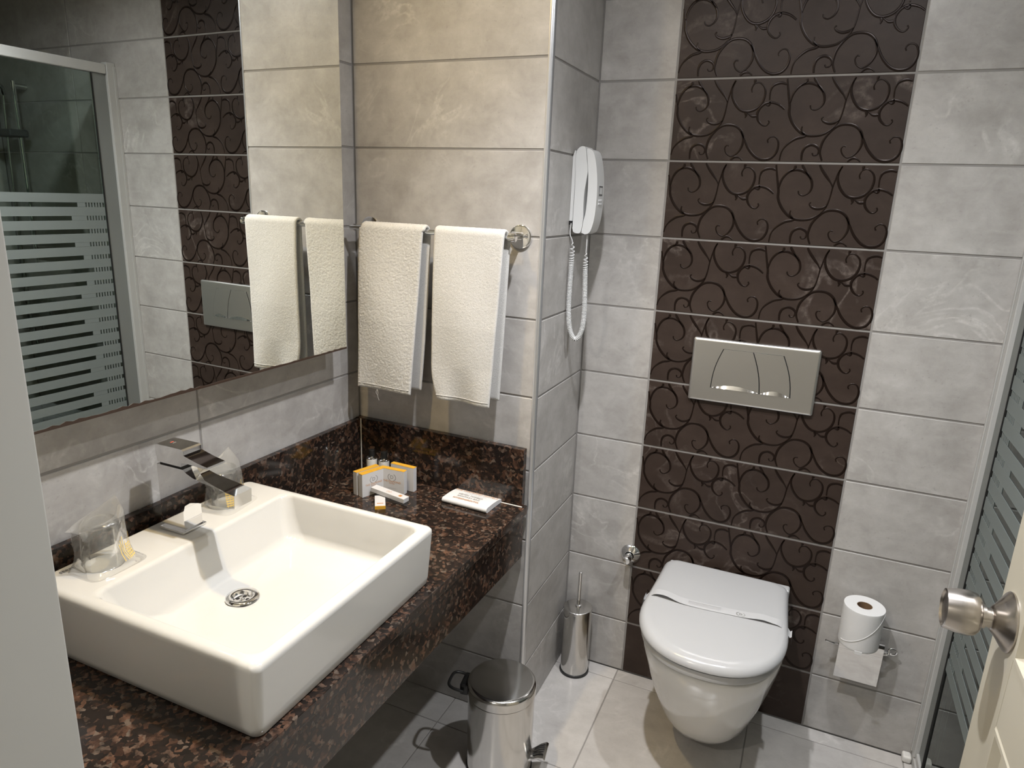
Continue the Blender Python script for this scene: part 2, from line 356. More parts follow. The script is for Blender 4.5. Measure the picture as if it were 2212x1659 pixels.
# scroll ornament of the dark tiles, drawn once for half a tile and repeated
TL, TR, BL, BR = (62, 812), (2055, 838), (5, 1455), (1935, 1560)
def homog(src, dst):
    import numpy as np
    A = []; b = []
    for (x, y), (u, v) in zip(src, dst):
        A.append([x, y, 1, 0, 0, 0, -u * x, -u * y]); b.append(u); A.append([0, 0, 0, x, y, 1, -v * x, -v * y]); b.append(v)
    h = np.linalg.solve(np.array(A, float), np.array(b, float))
    return lambda p: ((h[0] * p[0] + h[1] * p[1] + h[2]) / (h[6] * p[0] + h[7] * p[1] + 1), (h[3] * p[0] + h[4] * p[1] + h[5]) / (h[6] * p[0] + h[7] * p[1] + 1))
TW = BX - AX
Hm = homog([TL, TR, BR, BL], [(-TW / 2, H / 2), (TW / 2, H / 2), (TW / 2, -H / 2), (-TW / 2, -H / 2)])
STROKES = [
    [(985, 815), (992, 900), (1000, 980), (1008, 1060), (1005, 1120), (1030, 1190), (1075, 1250), (1130, 1290), (1200, 1305), (1290, 1295), (1370, 1250), (1420, 1190), (1450, 1120), (1475, 1030), (1490, 990), (1525, 905), (1575, 830)],
    [(1008, 1040), (1040, 960), (1100, 900), (1180, 885), (1250, 915), (1290, 970), (1295, 1030), (1270, 1075), (1220, 1100), (1185, 1085), (1180, 1060)],
    [(1355, 825), (1380, 880), (1420, 940), (1455, 990), (1475, 1030)],
    [(1425, 1185), (1390, 1205), (1340, 1212), (1295, 1197), (1275, 1172), (1290, 1155)],
    [(1135, 1292), (1107, 1262), (1115, 1225)],
    [(1150, 1300), (1120, 1310), (1060, 1322), (990, 1365), (945, 1420), (925, 1500)],
    [(1110, 1505), (1115, 1440), (1140, 1395), (1190, 1375), (1235, 1390), (1255, 1420), (1240, 1455), (1210, 1460), (1200, 1440)],
    [(1285, 1515), (1265, 1450), (1270, 1400), (1300, 1330), (1370, 1258), (1440, 1225), (1530, 1230), (1590, 1270), (1615, 1330), (1605, 1400), (1560, 1460), (1500, 1490), (1455, 1465), (1440, 1420), (1460, 1395), (1480, 1400)],
    [(1595, 1280), (1625, 1350), (1660, 1430), (1720, 1500), (1790, 1530), (1870, 1520), (1925, 1470), (1945, 1400), (1925, 1350), (1880, 1340), (1845, 1365), (1850, 1390)],
    [(1490, 1520), (1530, 1497), (1570, 1502), (1605, 1530)],
    [(1575, 830), (1530, 900), (1518, 965), (1540, 1040), (1590, 1100), (1660, 1120), (1740, 1100), (1800, 1050), (1830, 980), (1825, 920), (1780, 880), (1730, 890), (1705, 930), (1710, 960)],
    [(1740, 832), (1740, 858), (1730, 888)],
    [(2035, 905), (1980, 890), (1910, 910), (1880, 960), (1870, 1030)],
    [(2010, 1115), (1950, 1070), (1870, 1050), (1800, 1075), (1755, 1130), (1755, 1190), (1790, 1235), (1830, 1245), (1860, 1220), (1855, 1200)],
    [(1640, 1120), (1647, 1150), (1635, 1172)],
    [(1145, 820), (1150, 870), (1105, 900)], [(1205, 822), (1220, 860), (1250, 912), (1290, 965)],
    [(1875, 1040), (1860, 1075), (1820, 1062)],
    [(1745, 1160), (1700, 1160), (1660, 1130)],
]
def scroll_mesh():
    bm = bm_new(); rr = 0.0047; per = TW / 2
    for st in STROKES:
        pts2 = [Vector((*Hm(p), 0)) for p in st]; sp = spline(pts2, 5)
        for k in (-2, -1, 0, 1):
            run = []
            def flush(run):
                if len(run) < 3: return
                n = len(run); loops = []
                for i, p in enumerate(run):
                    t = (run[min(i + 1, n - 1)] - run[max(i - 1, 0)]).normalized(); nn = Vector((-t.y, t.x, 0))
                    w = rr * (0.55 + 0.55 * math.sin(math.pi * min(1, (i + 1) / n * 1.25 + 0.05)) ) * 0.75
                    loops.append([p + nn * w, p + nn * w * 0.55 + Vector((0, 0, 0.0007)), p - nn * w * 0.55 + Vector((0, 0, 0.0007)), p - nn * w])
                rings(bm, loops, False)
            for p in sp:
                q = Vector((p.x + k * per, p.y, 0.0))
                if abs(q.x) < TW / 2 - 0.004 and abs(q.y) < H / 2 - 0.004: run.append(q)
                else: flush(run); run = []
            flush(run)
    me = finish(bm, 60); me.materials.append(MATS['scroll']); return me
SCR = scroll_mesh()
for ci, o, u0, v0, u1, v1 in back_tiles:
    if ci == 1 and abs(v1 - v0 - H) < 0.002:
        s = bpy.data.objects.new('scroll_relief', SCR); C.objects.link(s); s.parent = o

# ------------------------------------------------------------------ vanity counter
def vpt(x, y): # point in the skewed frame of the mirror wall -> world
    c, s = math.cos(YAW), math.sin(YAW); return (LX + x * c - y * s, NY + x * s + y * c)
ZC = 0.765
van = thing('vanity_counter', 'dark brown speckled granite vanity counter with upstands and deep front apron', 'counter', (LX, NY, 0), YAW)
DEP = 0.598
obj('slab', box(bm_new(), 0.002, DEP, -1.300, -0.002, ZC - 0.028, ZC, 0.002), 'granite', van)
obj('apron', box(bm_new(), DEP - 0.034, DEP - 0.010, -1.300, -0.002, 0.596, ZC - 0.0300, 0.0015), 'granite', van)
obj('backsplash', box(bm_new(), 0.001, 0.020, -1.300, -0.0225, ZC + 0.0005, 0.938, 0.0015), 'granite', van)
obj('backsplash', box(bm_new(), 0.001, DEP - 0.010, -0.0215, 0.0, ZC + 0.0005, 0.940, 0.0015), 'granite', van)
bm = bm_new(); tube(bm, [(0.0212, -0.0225, ZC), (0.0212, -0.0225, 0.938)], 0.0016, 8)
obj('silicone_bead', bm, 'silicone', van, 60)
bm = bm_new(); tube(bm, [(0.44, -0.0225, ZC), (DEP - 0.008, -0.0225, ZC + 0.0005)], 0.0016, 8)
obj('silicone_bead', bm, 'silicone', van, 60)

# ------------------------------------------------------------------ mirror
mir = thing('wall_mirror', 'large frameless mirror with dark worn lower edge above the washbasin', 'mirror', (LX, NY, 0), YAW)
MX = 0.084; MY1 = -0.163; MY0 = -1.28; MZ = 1.199
obj('mirror_glass', box(bm_new(), MX - 0.005, MX, MY0, MY1, MZ, 2.36), 'mirror_silver', mir, None)
obj('backing_box', box(bm_new(), 0.0005, MX - 0.006, MY0 + 0.06, MY1 - 0.06, MZ + 0.08, 2.30), 'mirror_board', mir, None)
bm = bm_new(); pts = []
n = 90
top = [(MY0 + (MY1 - MY0) * i / n, MZ + 0.0035 + 0.0035 * abs(math.sin(i * 1.7) * math.sin(i * 0.31)) * (1.2 if i < 50 else 0.6)) for i in range(n + 1)]
rings(bm, [[(MX + 0.0006, y, MZ - 0.001), (MX + 0.0006, y, z), (MX - 0.0055, y, z), (MX - 0.0055, y, MZ - 0.001)] for y, z in top], True, True, True)
obj('worn_edge', bm, 'mirror_edge', mir, None)

# ------------------------------------------------------------------ washbasin
RZ = 0.91
bas = thing('washbasin', 'white rectangular ceramic washbasin sitting on the granite counter', 'washbasin', (0, 0, ZC))
SX0, SX1, SY0, SY1 = -0.588, -0.037, -1.449, -0.895
def rr3(x0, x1, y0, y1, r, z, n=7): return [(x, y, z - ZC) for x, y in rrect(x0, x1, y0, y1, r, n)]
L = []
L.append(rr3(SX0 + .016, SX1 - .016, SY0 + .016, SY1 - .016, .02, ZC + 0.0004))
L.append(rr3(SX0 + .010, SX1 - .010, SY0 + .006, SY1 - .006, .016, ZC + .004))
L.append(rr3(SX0 + .007, SX1 - .008, SY0 + .003, SY1 - .003, .017, ZC + .02))
L.append(rr3(SX0, SX1, SY0, SY1, .017, RZ - .016))
for a in (25, 50, 72, 90):
    q = .012 * (1 - math.cos(math.radians(a))); L.append(rr3(SX0 + q, SX1 - q, SY0 + q, SY1 - q, .015, RZ - .012 + .012 * math.sin(math.radians(a)) - .002))
IX0, IX1, IY0, IY1 = -0.448, -0.057, -1.428, -0.915
L.append(rr3(IX0 - .006, IX1 + .002, IY0 - .002, IY1 + .002, .022, RZ - .001))
for a in (20, 45, 70):
    q = .010 * math.sin(math.radians(a)); d = .012 * (1 - math.cos(math.radians(a))); L.append(rr3(IX0 + q - .004, IX1 - q * .8, IY0 + q * .8, IY1 - q * .8, .026, RZ - .001 - d))
L.append(rr3(IX0 + .018, IX1 - .018, IY0 + .018, IY1 - .018, .03, .865))
L.append(rr3(IX0 + .034, IX1 - .046, IY0 + .055, IY1 - .022, .035, .826))
L.append(rr3(IX0 + .044, IX1 - .062, IY0 + .085, IY1 - .028, .04, .812))
L.append(rr3(IX0 + .055, IX1 - .082, IY0 + .11, IY1 - .045, .042, .806))
DC = (-0.330, -1.186)
L.append([(DC[0] + (x - DC[0]) * .35, DC[1] + (y - DC[1]) * .35, z - .0025) for x, y, z in L[-1]])
n = len(L[0])
L.append([(DC[0] + .030 * (x - DC[0]) / math.hypot(x - DC[0], y - DC[1]), DC[1] + .030 * (y - DC[1]) / math.hypot(x - DC[0], y - DC[1]), .8 - ZC) for x, y, z in L[-1]])
bm = bm_new(); rings(bm, L, True, True, False)
obj('basin_bowl', bm, 'basin_ceramic', bas, 75)
dr = obj('drain', lathe(bm_new(), [(.0005, -.004), (.016, -.004), (.0175, -.0035), (.0205, .0015), (.0215, .004), (.026, .0052), (.033, .0035), (.0345, .0005)], 40, (DC[0], DC[1], .803 - ZC)), 'chrome', bas, 50)
for a in (20, 110, 200, 290):
    c_, s_ = math.cos(math.radians(a)), math.sin(math.radians(a))
    obj('drain_hole', lathe(bm_new(), [(.0001, .0002), (.0038, .0002), (.0042, -.0002)], 14, (DC[0] + .0105 * c_, DC[1] + .0105 * s_, .799 - ZC + .0003)), 'black_gap', dr, None)
obj('screw', lathe(bm_new(), [(.0001, .0022), (.002, .002), (.0038, .0004), (.0042, -.001)], 14, (DC[0], DC[1], .7995 - ZC)), 'steel', dr, 40)
text('lettering', 'SEREL', .0115, 'phone_grey', bas, basis((-0.5620, -1.389, RZ - ZC - .0012), (0.10, 1, 0), (-1, 0.10, 0)))

# ------------------------------------------------------------------ faucet
fau = thing('faucet', 'square chrome single lever mixer tap on the washbasin deck', 'faucet', (-0.519, -1.157, RZ - .001))
def PX(pts): return [(x + .519, z - RZ) for x, z in pts]
obj('base_plate', box(bm_new(), -.036, .036, -.031, .031, .0005, .006, .0015), 'chrome', fau)
under = [(-.487, .916), (-.487, .958), (-.481, .975), (-.465, .986), (-.44, .9915), (-.40, .9945), (-.37, .997), (-.340, 1.000)]
over = [(-.338, 1.029), (-.365, 1.0325), (-.40, 1.037), (-.43, 1.0405), (-.452, 1.0455), (-.468, 1.052), (-.478, 1.0585)]
bm = bm_new(); prism(bm, PX([(-.553, .916)] + under + over + [(-.553, 1.0585)]), -.0235, .0235)
bmesh.ops.bevel(bm, geom=[e for e in bm.edges if abs(e.calc_face_angle(0)) > 0.6], offset=.0022, segments=2, affect='EDGES')
obj('body', bm, 'chrome', fau, 30)
hb = [(-.549, 1.064), (-.553, 1.082), (-.553, 1.100), (-.550, 1.1035), (-.476, 1.1035), (-.472, 1.1005), (-.472, 1.091), (-.455, 1.0865), (-.435, 1.0815), (-.418, 1.0785), (-.407, 1.077), (-.406, 1.0735), (-.418, 1.0725), (-.435, 1.0730), (-.46, 1.0745), (-.480, 1.0735), (-.482, 1.064)]
bm = bm_new(); prism(bm, PX(hb), -.0235, .0235)
bmesh.ops.bevel(bm, geom=[e for e in bm.edges if abs(e.calc_face_angle(0)) > 0.6], offset=.0016, segments=2, affect='EDGES')
lev = obj('lever_handle', bm, 'chrome', fau, 30)
obj('neck', box(bm_new(), -.029, .033, -.019, .019, .148, .1555), 'black', fau)
for dx, m_ in ((-.004, 'ink_red'), (.003, 'ink_grey')):
    obj('temperature_mark', box(bm_new(), -.002 + dx - .006, .001 + dx - .006, -.004, .004, .1934, .1937), m_, lev)

# ------------------------------------------------------------------ wrapped tumblers
def make_tumbler(loc, rz, label_g, label_b, seed):
    rnd = random.Random(seed)
    g = thing('glass_tumbler', label_g, 'glass', loc, rz, 'wrapped glass tumblers')
    obj('glass_wall', lathe(bm_new(), [(.0005, .0825), (.026, .0825), (.0310, .078), (.0345, .04), (.0362, .0), (.0380, .0), (.0368, .04), (.0342, .080), (.0315, .0905), (.0275, .0925), (.0005, .0905)], 36), 'tumbler', g, 50)
    b = thing('plastic_bag', label_b, 'plastic bag', loc, rz, 'clear bags around the tumblers')
    N = 56; loops = []
    secs = [(.0, .060, .047, .0006, 5.0, .012), (.12, .050, .0432, .008, 3.2, .003), (.3, .0475, .0412, .026, 2.4, .0), (.5, .0465, .0405, .048, 2.2, -.001), (.68, .047, .039, .072, 2.2, -.002), (.80, .049, .0355, .0905, 2.2, -.004), (.90, .051, .020, .0985, 2.0, -.010), (1.0, .054, .0010, .103, 2.0, -.020)]
    def surf(t, a):
        k = 0
        while k < len(secs) - 2 and secs[k + 1][0] < t: k += 1
        A, B_ = secs[k], secs[k + 1]; f = (t - A[0]) / (B_[0] - A[0]); hy, hx, z, pw, ox = [A[m_] + (B_[m_] - A[m_]) * f for m_ in range(1, 6)]
        c_, s_ = math.cos(a), math.sin(a)
        x = hx * math.copysign(abs(c_) ** (2 / pw), c_) + ox; y = hy * math.copysign(abs(s_) ** (2 / pw), s_)
        return x, y, z + max(0, t - .55) ** 1.5 * 1.05 * y
    for q_ in range(29):
        t = q_ / 28; lp = []
        for i in range(N):
            a = 2 * math.pi * i / N; x, y, z = surf(t, a)
            w = .0011 * math.sin(5 * a + 9 * t) + .0009 * math.sin(9 * a - 14 * t + seed) + .0005 * rnd.uniform(-1, 1)
            if t < .06: w = 0; z = .0005 + .0004 * rnd.random()
            if t > .97: w *= .2
            d = math.hypot(x, y) or 1
            lp.append((x + x / d * w, y + y / d * w, z))
        loops.append(lp)
    obj('film', rings(bm_new(), loops, True, False, True), 'film', b, 60)
    bm = bm_new()
    def pt(deg, t):
        a = math.radians(deg); x, y, z = surf(t, a); return (x * 1.03 + .0002, y * 1.03, z)
    for j, a0 in enumerate((4, 11, 18, 26, 34, 42)):       # yellow lines printed on the film
        rings(bm, [[pt(a0 + 3 * math.sin(t * 5 + j), t), pt(a0 + 1.8 + 3 * math.sin(t * 5 + j), t)] for t in [.14 + .05 * i for i in range(8 + j % 3)]], False)
    for t in (.16, .21, .26, .31, .36, .41):
        rings(bm, [[pt(d, t + .012 * (d % 2)), pt(d, t + .022 + .012 * (d % 2))] for d in range(22, 48, 3)], False)
    obj('yellow_print', bm, 'film_print', b, None)
make_tumbler((-0.5255, -1.340, RZ - .001), math.radians(0), 'upturned clear glass in plastic film left of the tap', 'clear printed plastic bag over the glass left of the tap', 3)
make_tumbler((-0.530, -1.030, RZ - .001), math.radians(8), 'upturned clear glass in plastic film behind the tap spout', 'clear printed plastic bag over the glass behind the tap spout', 5)

# ------------------------------------------------------------------ toiletries on the counter
def emblem(parent, mtx, s, m='ink_gold', letter='D'):
    bm = bm_new()
    for sg in (-1, 1):
        pts = [Vector((sg * s * .5 * math.sin(math.radians(a)), -s * .42 * math.cos(math.radians(a)), .00012)) for a in range(18, 158, 12)]
        rings(bm, [[p * 1.0, p * 1.13] for p in pts], False)
    bm.transform(mtx); obj('emblem_wreath', bm, m, parent, None)
    text('emblem_letter', letter, s * .62, m, parent, mtx)
def carton(name, label, loc, rz, w, d, h, yellow='top', tilt=0.0, grp='white cartons with yellow tops', front=True, dark=False):
    t = thing(name, label, 'carton', loc, rz, grp)
    t.rotation_euler = (0, tilt, rz)
    if yellow == 'top':
        obj('carton_body', box(bm_new(), -w / 2, w / 2, -d / 2, d / 2, .0003, h - .0012, .0008), 'box_white', t)
        obj('yellow_top', box(bm_new(), -w / 2, w / 2, -d / 2, d / 2, h - .0015, h, .0005), 'box_yellow', t)
        if front:
            M = basis((0, -d / 2 - .0001, h * .66), (1, 0, 0), (0, 0, 1))
            emblem(t, M, w * .30, 'ink_grey')
            text('lettering', 'THE DIAMOND', w * .105, 'ink_gold', t, basis((0, -d / 2 - .0001, h * .47), (1, 0, 0), (0, 0, 1)))
            text('lettering', 'HOTELS', w * .06, 'ink_gold', t, basis((0, -d / 2 - .0001, h * .39), (1, 0, 0), (0, 0, 1)))
            obj('print_line', box(bm_new(), -w * .17, w * .17, -d / 2 - .00015, -d / 2, h * .175, h * .195), 'ink_pale', t, None)
    elif yellow == 'end':
        obj('carton_body', box(bm_new(), -w / 2, w / 2, -d / 2 + .0015, d / 2, .0003, h, .0008), 'box_white', t)
        obj('yellow_end', box(bm_new(), -w / 2, w / 2, -d / 2, -d / 2 + .0018, .0003, h, .0005), 'box_yellow', t)
        obj('print_line', box(bm_new(), -w * .3, w * .3, -d * .28, -d * .22, h, h + .0001), 'ink_gold', t, None)
    else:
        obj('carton_body', box(bm_new(), -w / 2, w / 2, -d / 2, d / 2, .0003, h, .0010), 'box_white', t)
        emblem(t, basis((-w * .02, 0, h + .0001), (1, 0, 0), (0, 1, 0)), d * .55, 'ink_gold')
        obj('print_line', box(bm_new(), w * .28, w * .36, -d * .22, d * .2, h, h + .0001), 'ink_gold', t, None)
    return t
BW = .083
carton('soap_carton', 'square white carton with yellow top, front one of the right-hand pair', (-0.399, -0.514, ZC), math.radians(3), BW, .017, .074)
carton('soap_carton', 'square white carton with yellow top, rear one of the right-hand pair', (-0.384, -0.481, ZC), math.radians(-2), BW, .016, .077, front=False)
carton('soap_carton', 'square white carton with yellow top, inner one of the left-hand pair', (-0.4475, -0.5545, ZC), math.radians(72), BW, .019, .073)
carton('soap_carton', 'square white carton with yellow top, outermost of the left-hand pair', (-0.4705, -0.5485, ZC), math.radians(72), BW, .018, .073, front=False)
carton('slim_carton', 'slim white carton lying flat across the yellow-ended carton', (-0.3745, -0.571, ZC + .0125), math.radians(-6), .122, .025, .014, 'none', tilt=0.06, grp='small cartons lying on the granite')
carton('slim_carton', 'small white carton with a yellow end nearest the washbasin', (-0.3835, -0.6065, ZC), math.radians(35), .030, .073, .011, 'end', grp='small cartons lying on the granite')
def bottle(label, loc):
    t = thing('toiletry_bottle', label, 'bottle', loc, 0, 'small toiletry bottles in the corner')
    obj('bottle_body', lathe(bm_new(), [(.0005, .0003), (.0155, .0003), (.0168, .003), (.0168, .058), (.0155, .063), (.009, .0665)], 24), 'lotion', t, 40)
    obj('collar', lathe(bm_new(), [(.0165, .0625), (.0172, .0645), (.0135, .068), (.009, .069), (.0085, .067)], 24), 'chrome', t, 40)
    obj('cap', lathe(bm_new(), [(.0095, .067), (.0098, .068), (.0094, .088), (.0085, .0895), (.0005, .0898)], 18, cap1=True), 'black', t, 40)
bottle('small clear bottle with black cap nearest the granite corner', (-0.5215, -0.448, ZC))
bottle('small clear bottle with black cap behind the right-hand cartons', (-0.478, -0.446, ZC))
# folded sanitary bag
sb = thing('sanitary_bag', 'folded white paper sanitary bag with brown lettering on the granite', 'paper bag', (-0.157, -0.4685, ZC), math.radians(-3))
LW, LD = .148, .098
def flatloop(x, s=1.0, lift=0.0):
    pts = []
    for i in range(9):
        a = math.radians(90 + 180 * i / 8); pts.append((x, -LD / 2 + .008 + .008 * math.cos(a) * 1.0, .0085 + .0078 * math.sin(a)))
    up = []
    for i in range(1, 8):
        t = i / 7; up.append((x, -LD / 2 + .008 + (LD - .016) * t, .0004 + .0008 * math.sin(t * 3)))
    top = []
    for i in range(1, 8):
        t = i / 7; top.append((x, LD / 2 - .008 - (LD - .016) * t, .0125 + .004 * (1 - t) * 0 + .0035 * t + .0025 * math.sin(t * math.pi) * s))
    return pts + up + [(x, LD / 2, .004), (x, LD / 2 - .002, .009)] + top[:-1]
bm = bm_new(); rings(bm, [flatloop(-LW / 2 + LW * i / 6 + 0.0, 1 + .2 * math.sin(i)) for i in range(7)], True, True, True)
obj('folded_paper', bm, 'paper', sb, 50)
def bagtop(v): # top sheet height at local y
    t = (LD / 2 - .008 - v) / (LD - .016); return .0125 + .0035 * t + .0025 * math.sin(max(0, min(1, t)) * math.pi) + .0018
for s, sz, v, m_, dx in (('THE DIAMOND HOTELS', .0132, .027, 'ink_gold', 0), ('HİJYEN TORBASI', .0108, -.001, 'ink_grey', -.004), ('SANITARY BAG', .0108, -.0145, 'ink_grey', -.004), ('HYGIENEBEUTEL', .0115, -.0295, 'ink_gold', -.004)):
    text('lettering', s, sz, m_, sb, basis((dx, v, bagtop(v)), (1, 0, 0), (0, 1, (bagtop(v + .004) - bagtop(v - .004)) / .008)))
obj('print_line', box(bm_new(), -.032, .040, .0125, .0135, bagtop(.013) - .0003, bagtop(.013)), 'ink_pale', sb, None)

# ------------------------------------------------------------------ towel rail and towels
RYC, RZC = -0.470, 1.533
rail = thing('towel_rail', 'chrome towel rail on round wall plates', 'towel rail', (0, 0, 0))
bm = bm_new(); tube(bm, [(-0.565, RYC, RZC), (-0.058, RYC, RZC - .002)], .0075, 16); obj('bar', bm, 'chrome', rail, 40)
for x in (-0.548, -0.066):
    bm = bm_new(); lathe(bm, [(.0005, .0), (.031, .0), (.0325, .002), (.0315, .006), (.027, .0085), (.0005, .0095)], 36)
    bm.transform(basis((x, NY - .0002, RZC - .003), (1, 0, 0), (0, 0, 1), (0, -1, 0))); obj('wall_plate', bm, 'chrome', rail, 40)
    bm = bm_new(); tube(bm, [(x, NY - .006, RZC - .002), (x, RYC - .004, RZC)], .0095, 18); obj('post', bm, 'chrome', rail, 40)
bm = bm_new(); tube(bm, [(-0.0585, RYC, RZC - .002), (-0.050, RYC, RZC - .002), (-0.0485, RYC, RZC - .002)], [.0115, .0115, .010], 20); obj('end_cap', bm, 'chrome', rail, 40)
def towel(name, label, xl, xr, zb_f, zb_b, shape, thick, rough, seed, tilt=0.0):
    """draped towel: front sheet, round over the bar, back sheet"""
    rnd = random.Random(seed)
    root = thing(name, label, 'towel', (0, 0, 0), 0, 'white towels on the rail')
    nx = 90; path = []
    R = .0078 + thick * .5 + .0015
    zt = RZC
    nf = 210
    for i in range(nf + 1):
        z = zb_f + (zt - zb_f) * i / nf; path.append(('f', z))
    for i in range(1, 14): path.append(('o', math.pi * i / 14))
    nb = 150
    for i in range(nb + 1):
        z = zt - (zt - zb_b) * i / nb; path.append(('b', z))
    def place(u, k, off):
        kind, val = path[k]
        x = xl + (xr - xl) * u
        if kind == 'f':
            dz = zt - val; y = RYC - R - .010 * min(1, dz / .25) ; z = val
            y += -.004 * math.sin(u * 5 + val * 9) * min(1, dz / .2)
        elif kind == 'o':
            y = RYC - R * math.cos(val); z = zt + R * math.sin(val)
        else:
            dz = zt - val; y = RYC + R + .004 * min(1, dz / .3); z = val
        x, y, z = shape(u, kind, x, y, z, zt)
        return Vector((x, y, z))
    outer, inner = [], []
    K = len(path)
    P0 = [[place(j / nx, k, 0) for j in range(nx + 1)] for k in range(K)]
    for k in range(K):
        ro, ri = [], []
        for j in range(nx + 1):
            a = P0[min(k + 1, K - 1)][j] - P0[max(k - 1, 0)][j]; b = P0[k][min(j + 1, nx)] - P0[k][max(j - 1, 0)]
            nn = b.cross(a).normalized()
            edge = min(j, nx - j, k, K - 1 - k)
            e = min(1.0, (edge + .6) / 3.0)
            d = thick / 2 * math.sqrt(e) + rough * rnd.uniform(-1, 1) * (0.35 if edge < 1 else 1) 
            ro.append(P0[k][j] + nn * d); ri.append(P0[k][j] - nn * (thick / 2 * math.sqrt(e)))
        outer.append(ro); inner.append(ri)
    bm = bm_new()
    rings(bm, [o + list(reversed(i_)) for o, i_ in zip(outer, inner)], True, True, True)
    t = obj('terry_cloth', bm, 'terry', root, 180)
    # stitched hem along the front lower edge
    bm = bm_new(); tube(bm, [outer[6][j] + Vector((0, -.0006, 0)) for j in range(2, nx - 1)], .0011, 5)
    obj('hem_stitching', bm, 'terry', root, 60)
    return root, outer
def shL(u, kind, x, y, z, zt):
    d = zt - z
    if kind == 'f': x += -.010 * (d / .47) * 1.0 - (.022 * u * (d / .47)); z += -.016 * (u - .2) * min(1, d / .4) * 0
    elif kind == 'b': x += .008 + .003 * math.sin(d * 8) - .03 * u * (d / .47)
    else: x += .006 * math.sin(math.pi / 2)
    return x, y, z
def shR(u, kind, x, y, z, zt):
    d = zt - z
    if kind == 'f':
        x += -.003 * min(1, d / .3) - .018 * u * (d / .46)
        low = max(0, (d - .36) / .10)
        if u < .35: x += .022 * low * low * (1 - u / .35)
        y += -.006 * math.sin(u * 9) * low
    elif kind == 'b': x += .006 - .020 * u * (d / .46)
    return x, y, z
tL, oL = towel('hand_towel', 'fluffy white towel on the rail beside the mirror', -0.525, -0.318, 1.070, 1.075, shL, .009, .00085, 11)
tR, oR = towel('hand_towel', 'smoother white towel on the rail nearest the aluminium corner trim', -0.281, -0.075, 1.072, 1.082, shR, .009, .00035, 12)
bm = bm_new(); p0 = oL[0][33]
tube(bm, spline([p0, p0 + Vector((.004, -.002, -.012)), p0 + Vector((.002, -.001, -.022)), p0 + Vector((.006, 0, -.034))], 5), .0006, 5)
tube(bm, spline([p0, p0 + Vector((-.003, -.002, -.010)), p0 + Vector((.001, -.001, -.018))], 5), .0006, 5)
obj('loose_thread', bm, 'terry', tL, 60)

# ------------------------------------------------------------------ telephone
ph = thing('wall_telephone', 'white wall telephone with handset hung on the side wall', 'telephone', (0, 0, 0))
PY0, PY1 = -0.204, -0.132
def sideprof(pts, k=4): return [(p.x, p.z) for p in spline([(a, 0, b) for a, b in pts], k)]
back = [(.0006, 1.560), (.0006, 1.750), (.006, 1.766), (.010, 1.762), (.011, 1.700), (.010, 1.575), (.007, 1.553)]
bm = bm_new(); prism(bm, back, PY0 + .003, PY1 - .003); obj('back_plate', bm, 'phone_white', ph)
bp = sideprof([(.012, 1.552), (.0125, 1.62), (.0125, 1.70), (.011, 1.745), (.014, 1.768), (.028, 1.777), (.038, 1.770), (.042, 1.745), (.047, 1.712), (.0455, 1.69), (.041, 1.65), (.041, 1.61), (.042, 1.575), (.037, 1.543), (.025, 1.539), (.015, 1.542)])
bm = bm_new(); prism(bm, bp, PY0, PY1)
bmesh.ops.bevel(bm, geom=[e for e in bm.edges if abs(e.calc_face_angle(0)) > 1.0], offset=.004, segments=3, affect='EDGES'); obj('phone_base', bm, 'phone_white', ph, 40)
hp = sideprof([(.039, 1.541), (.0435, 1.575), (.0485, 1.60), (.0505, 1.65), (.0495, 1.695), (.0475, 1.715), (.0435, 1.745), (.0405, 1.768), (.048, 1.770), (.060, 1.762), (.069, 1.735), (.0755, 1.695), (.078, 1.65), (.0765, 1.60), (.0715, 1.565), (.063, 1.543), (.050, 1.537)])
bm = bm_new(); prism(bm, hp, PY0 + .002, PY1 - .002)
bmesh.ops.bevel(bm, geom=[e for e in bm.edges if abs(e.calc_face_angle(0)) > 1.0], offset=.008, segments=4, affect='EDGES'); hs = obj('handset', bm, 'phone_white', ph, 40)
bm = bm_new(); box(bm, .0765, .0785, -.182, -.150, 1.645, 1.672); obj('window_frame', bm, 'phone_grey', hs, None)
bm = bm_new(); box(bm, .0768, .0790, -.178, -.154, 1.6495, 1.6675); obj('window_card', bm, 'phone_white', hs, None)
for k in range(3):
    for j in range(2):
        bm = bm_new(); box(bm, .0762, .0796, -.182 + .011 * k, -.174 + .011 * k, 1.629 - .009 * j, 1.635 - .009 * j, .0008); obj('button', bm, 'paper', hs)
obj('socket', box(bm_new(), .001, .012, PY0 - .0006, PY0 + .004, 1.562, 1.573), 'black_gap', ph, None)
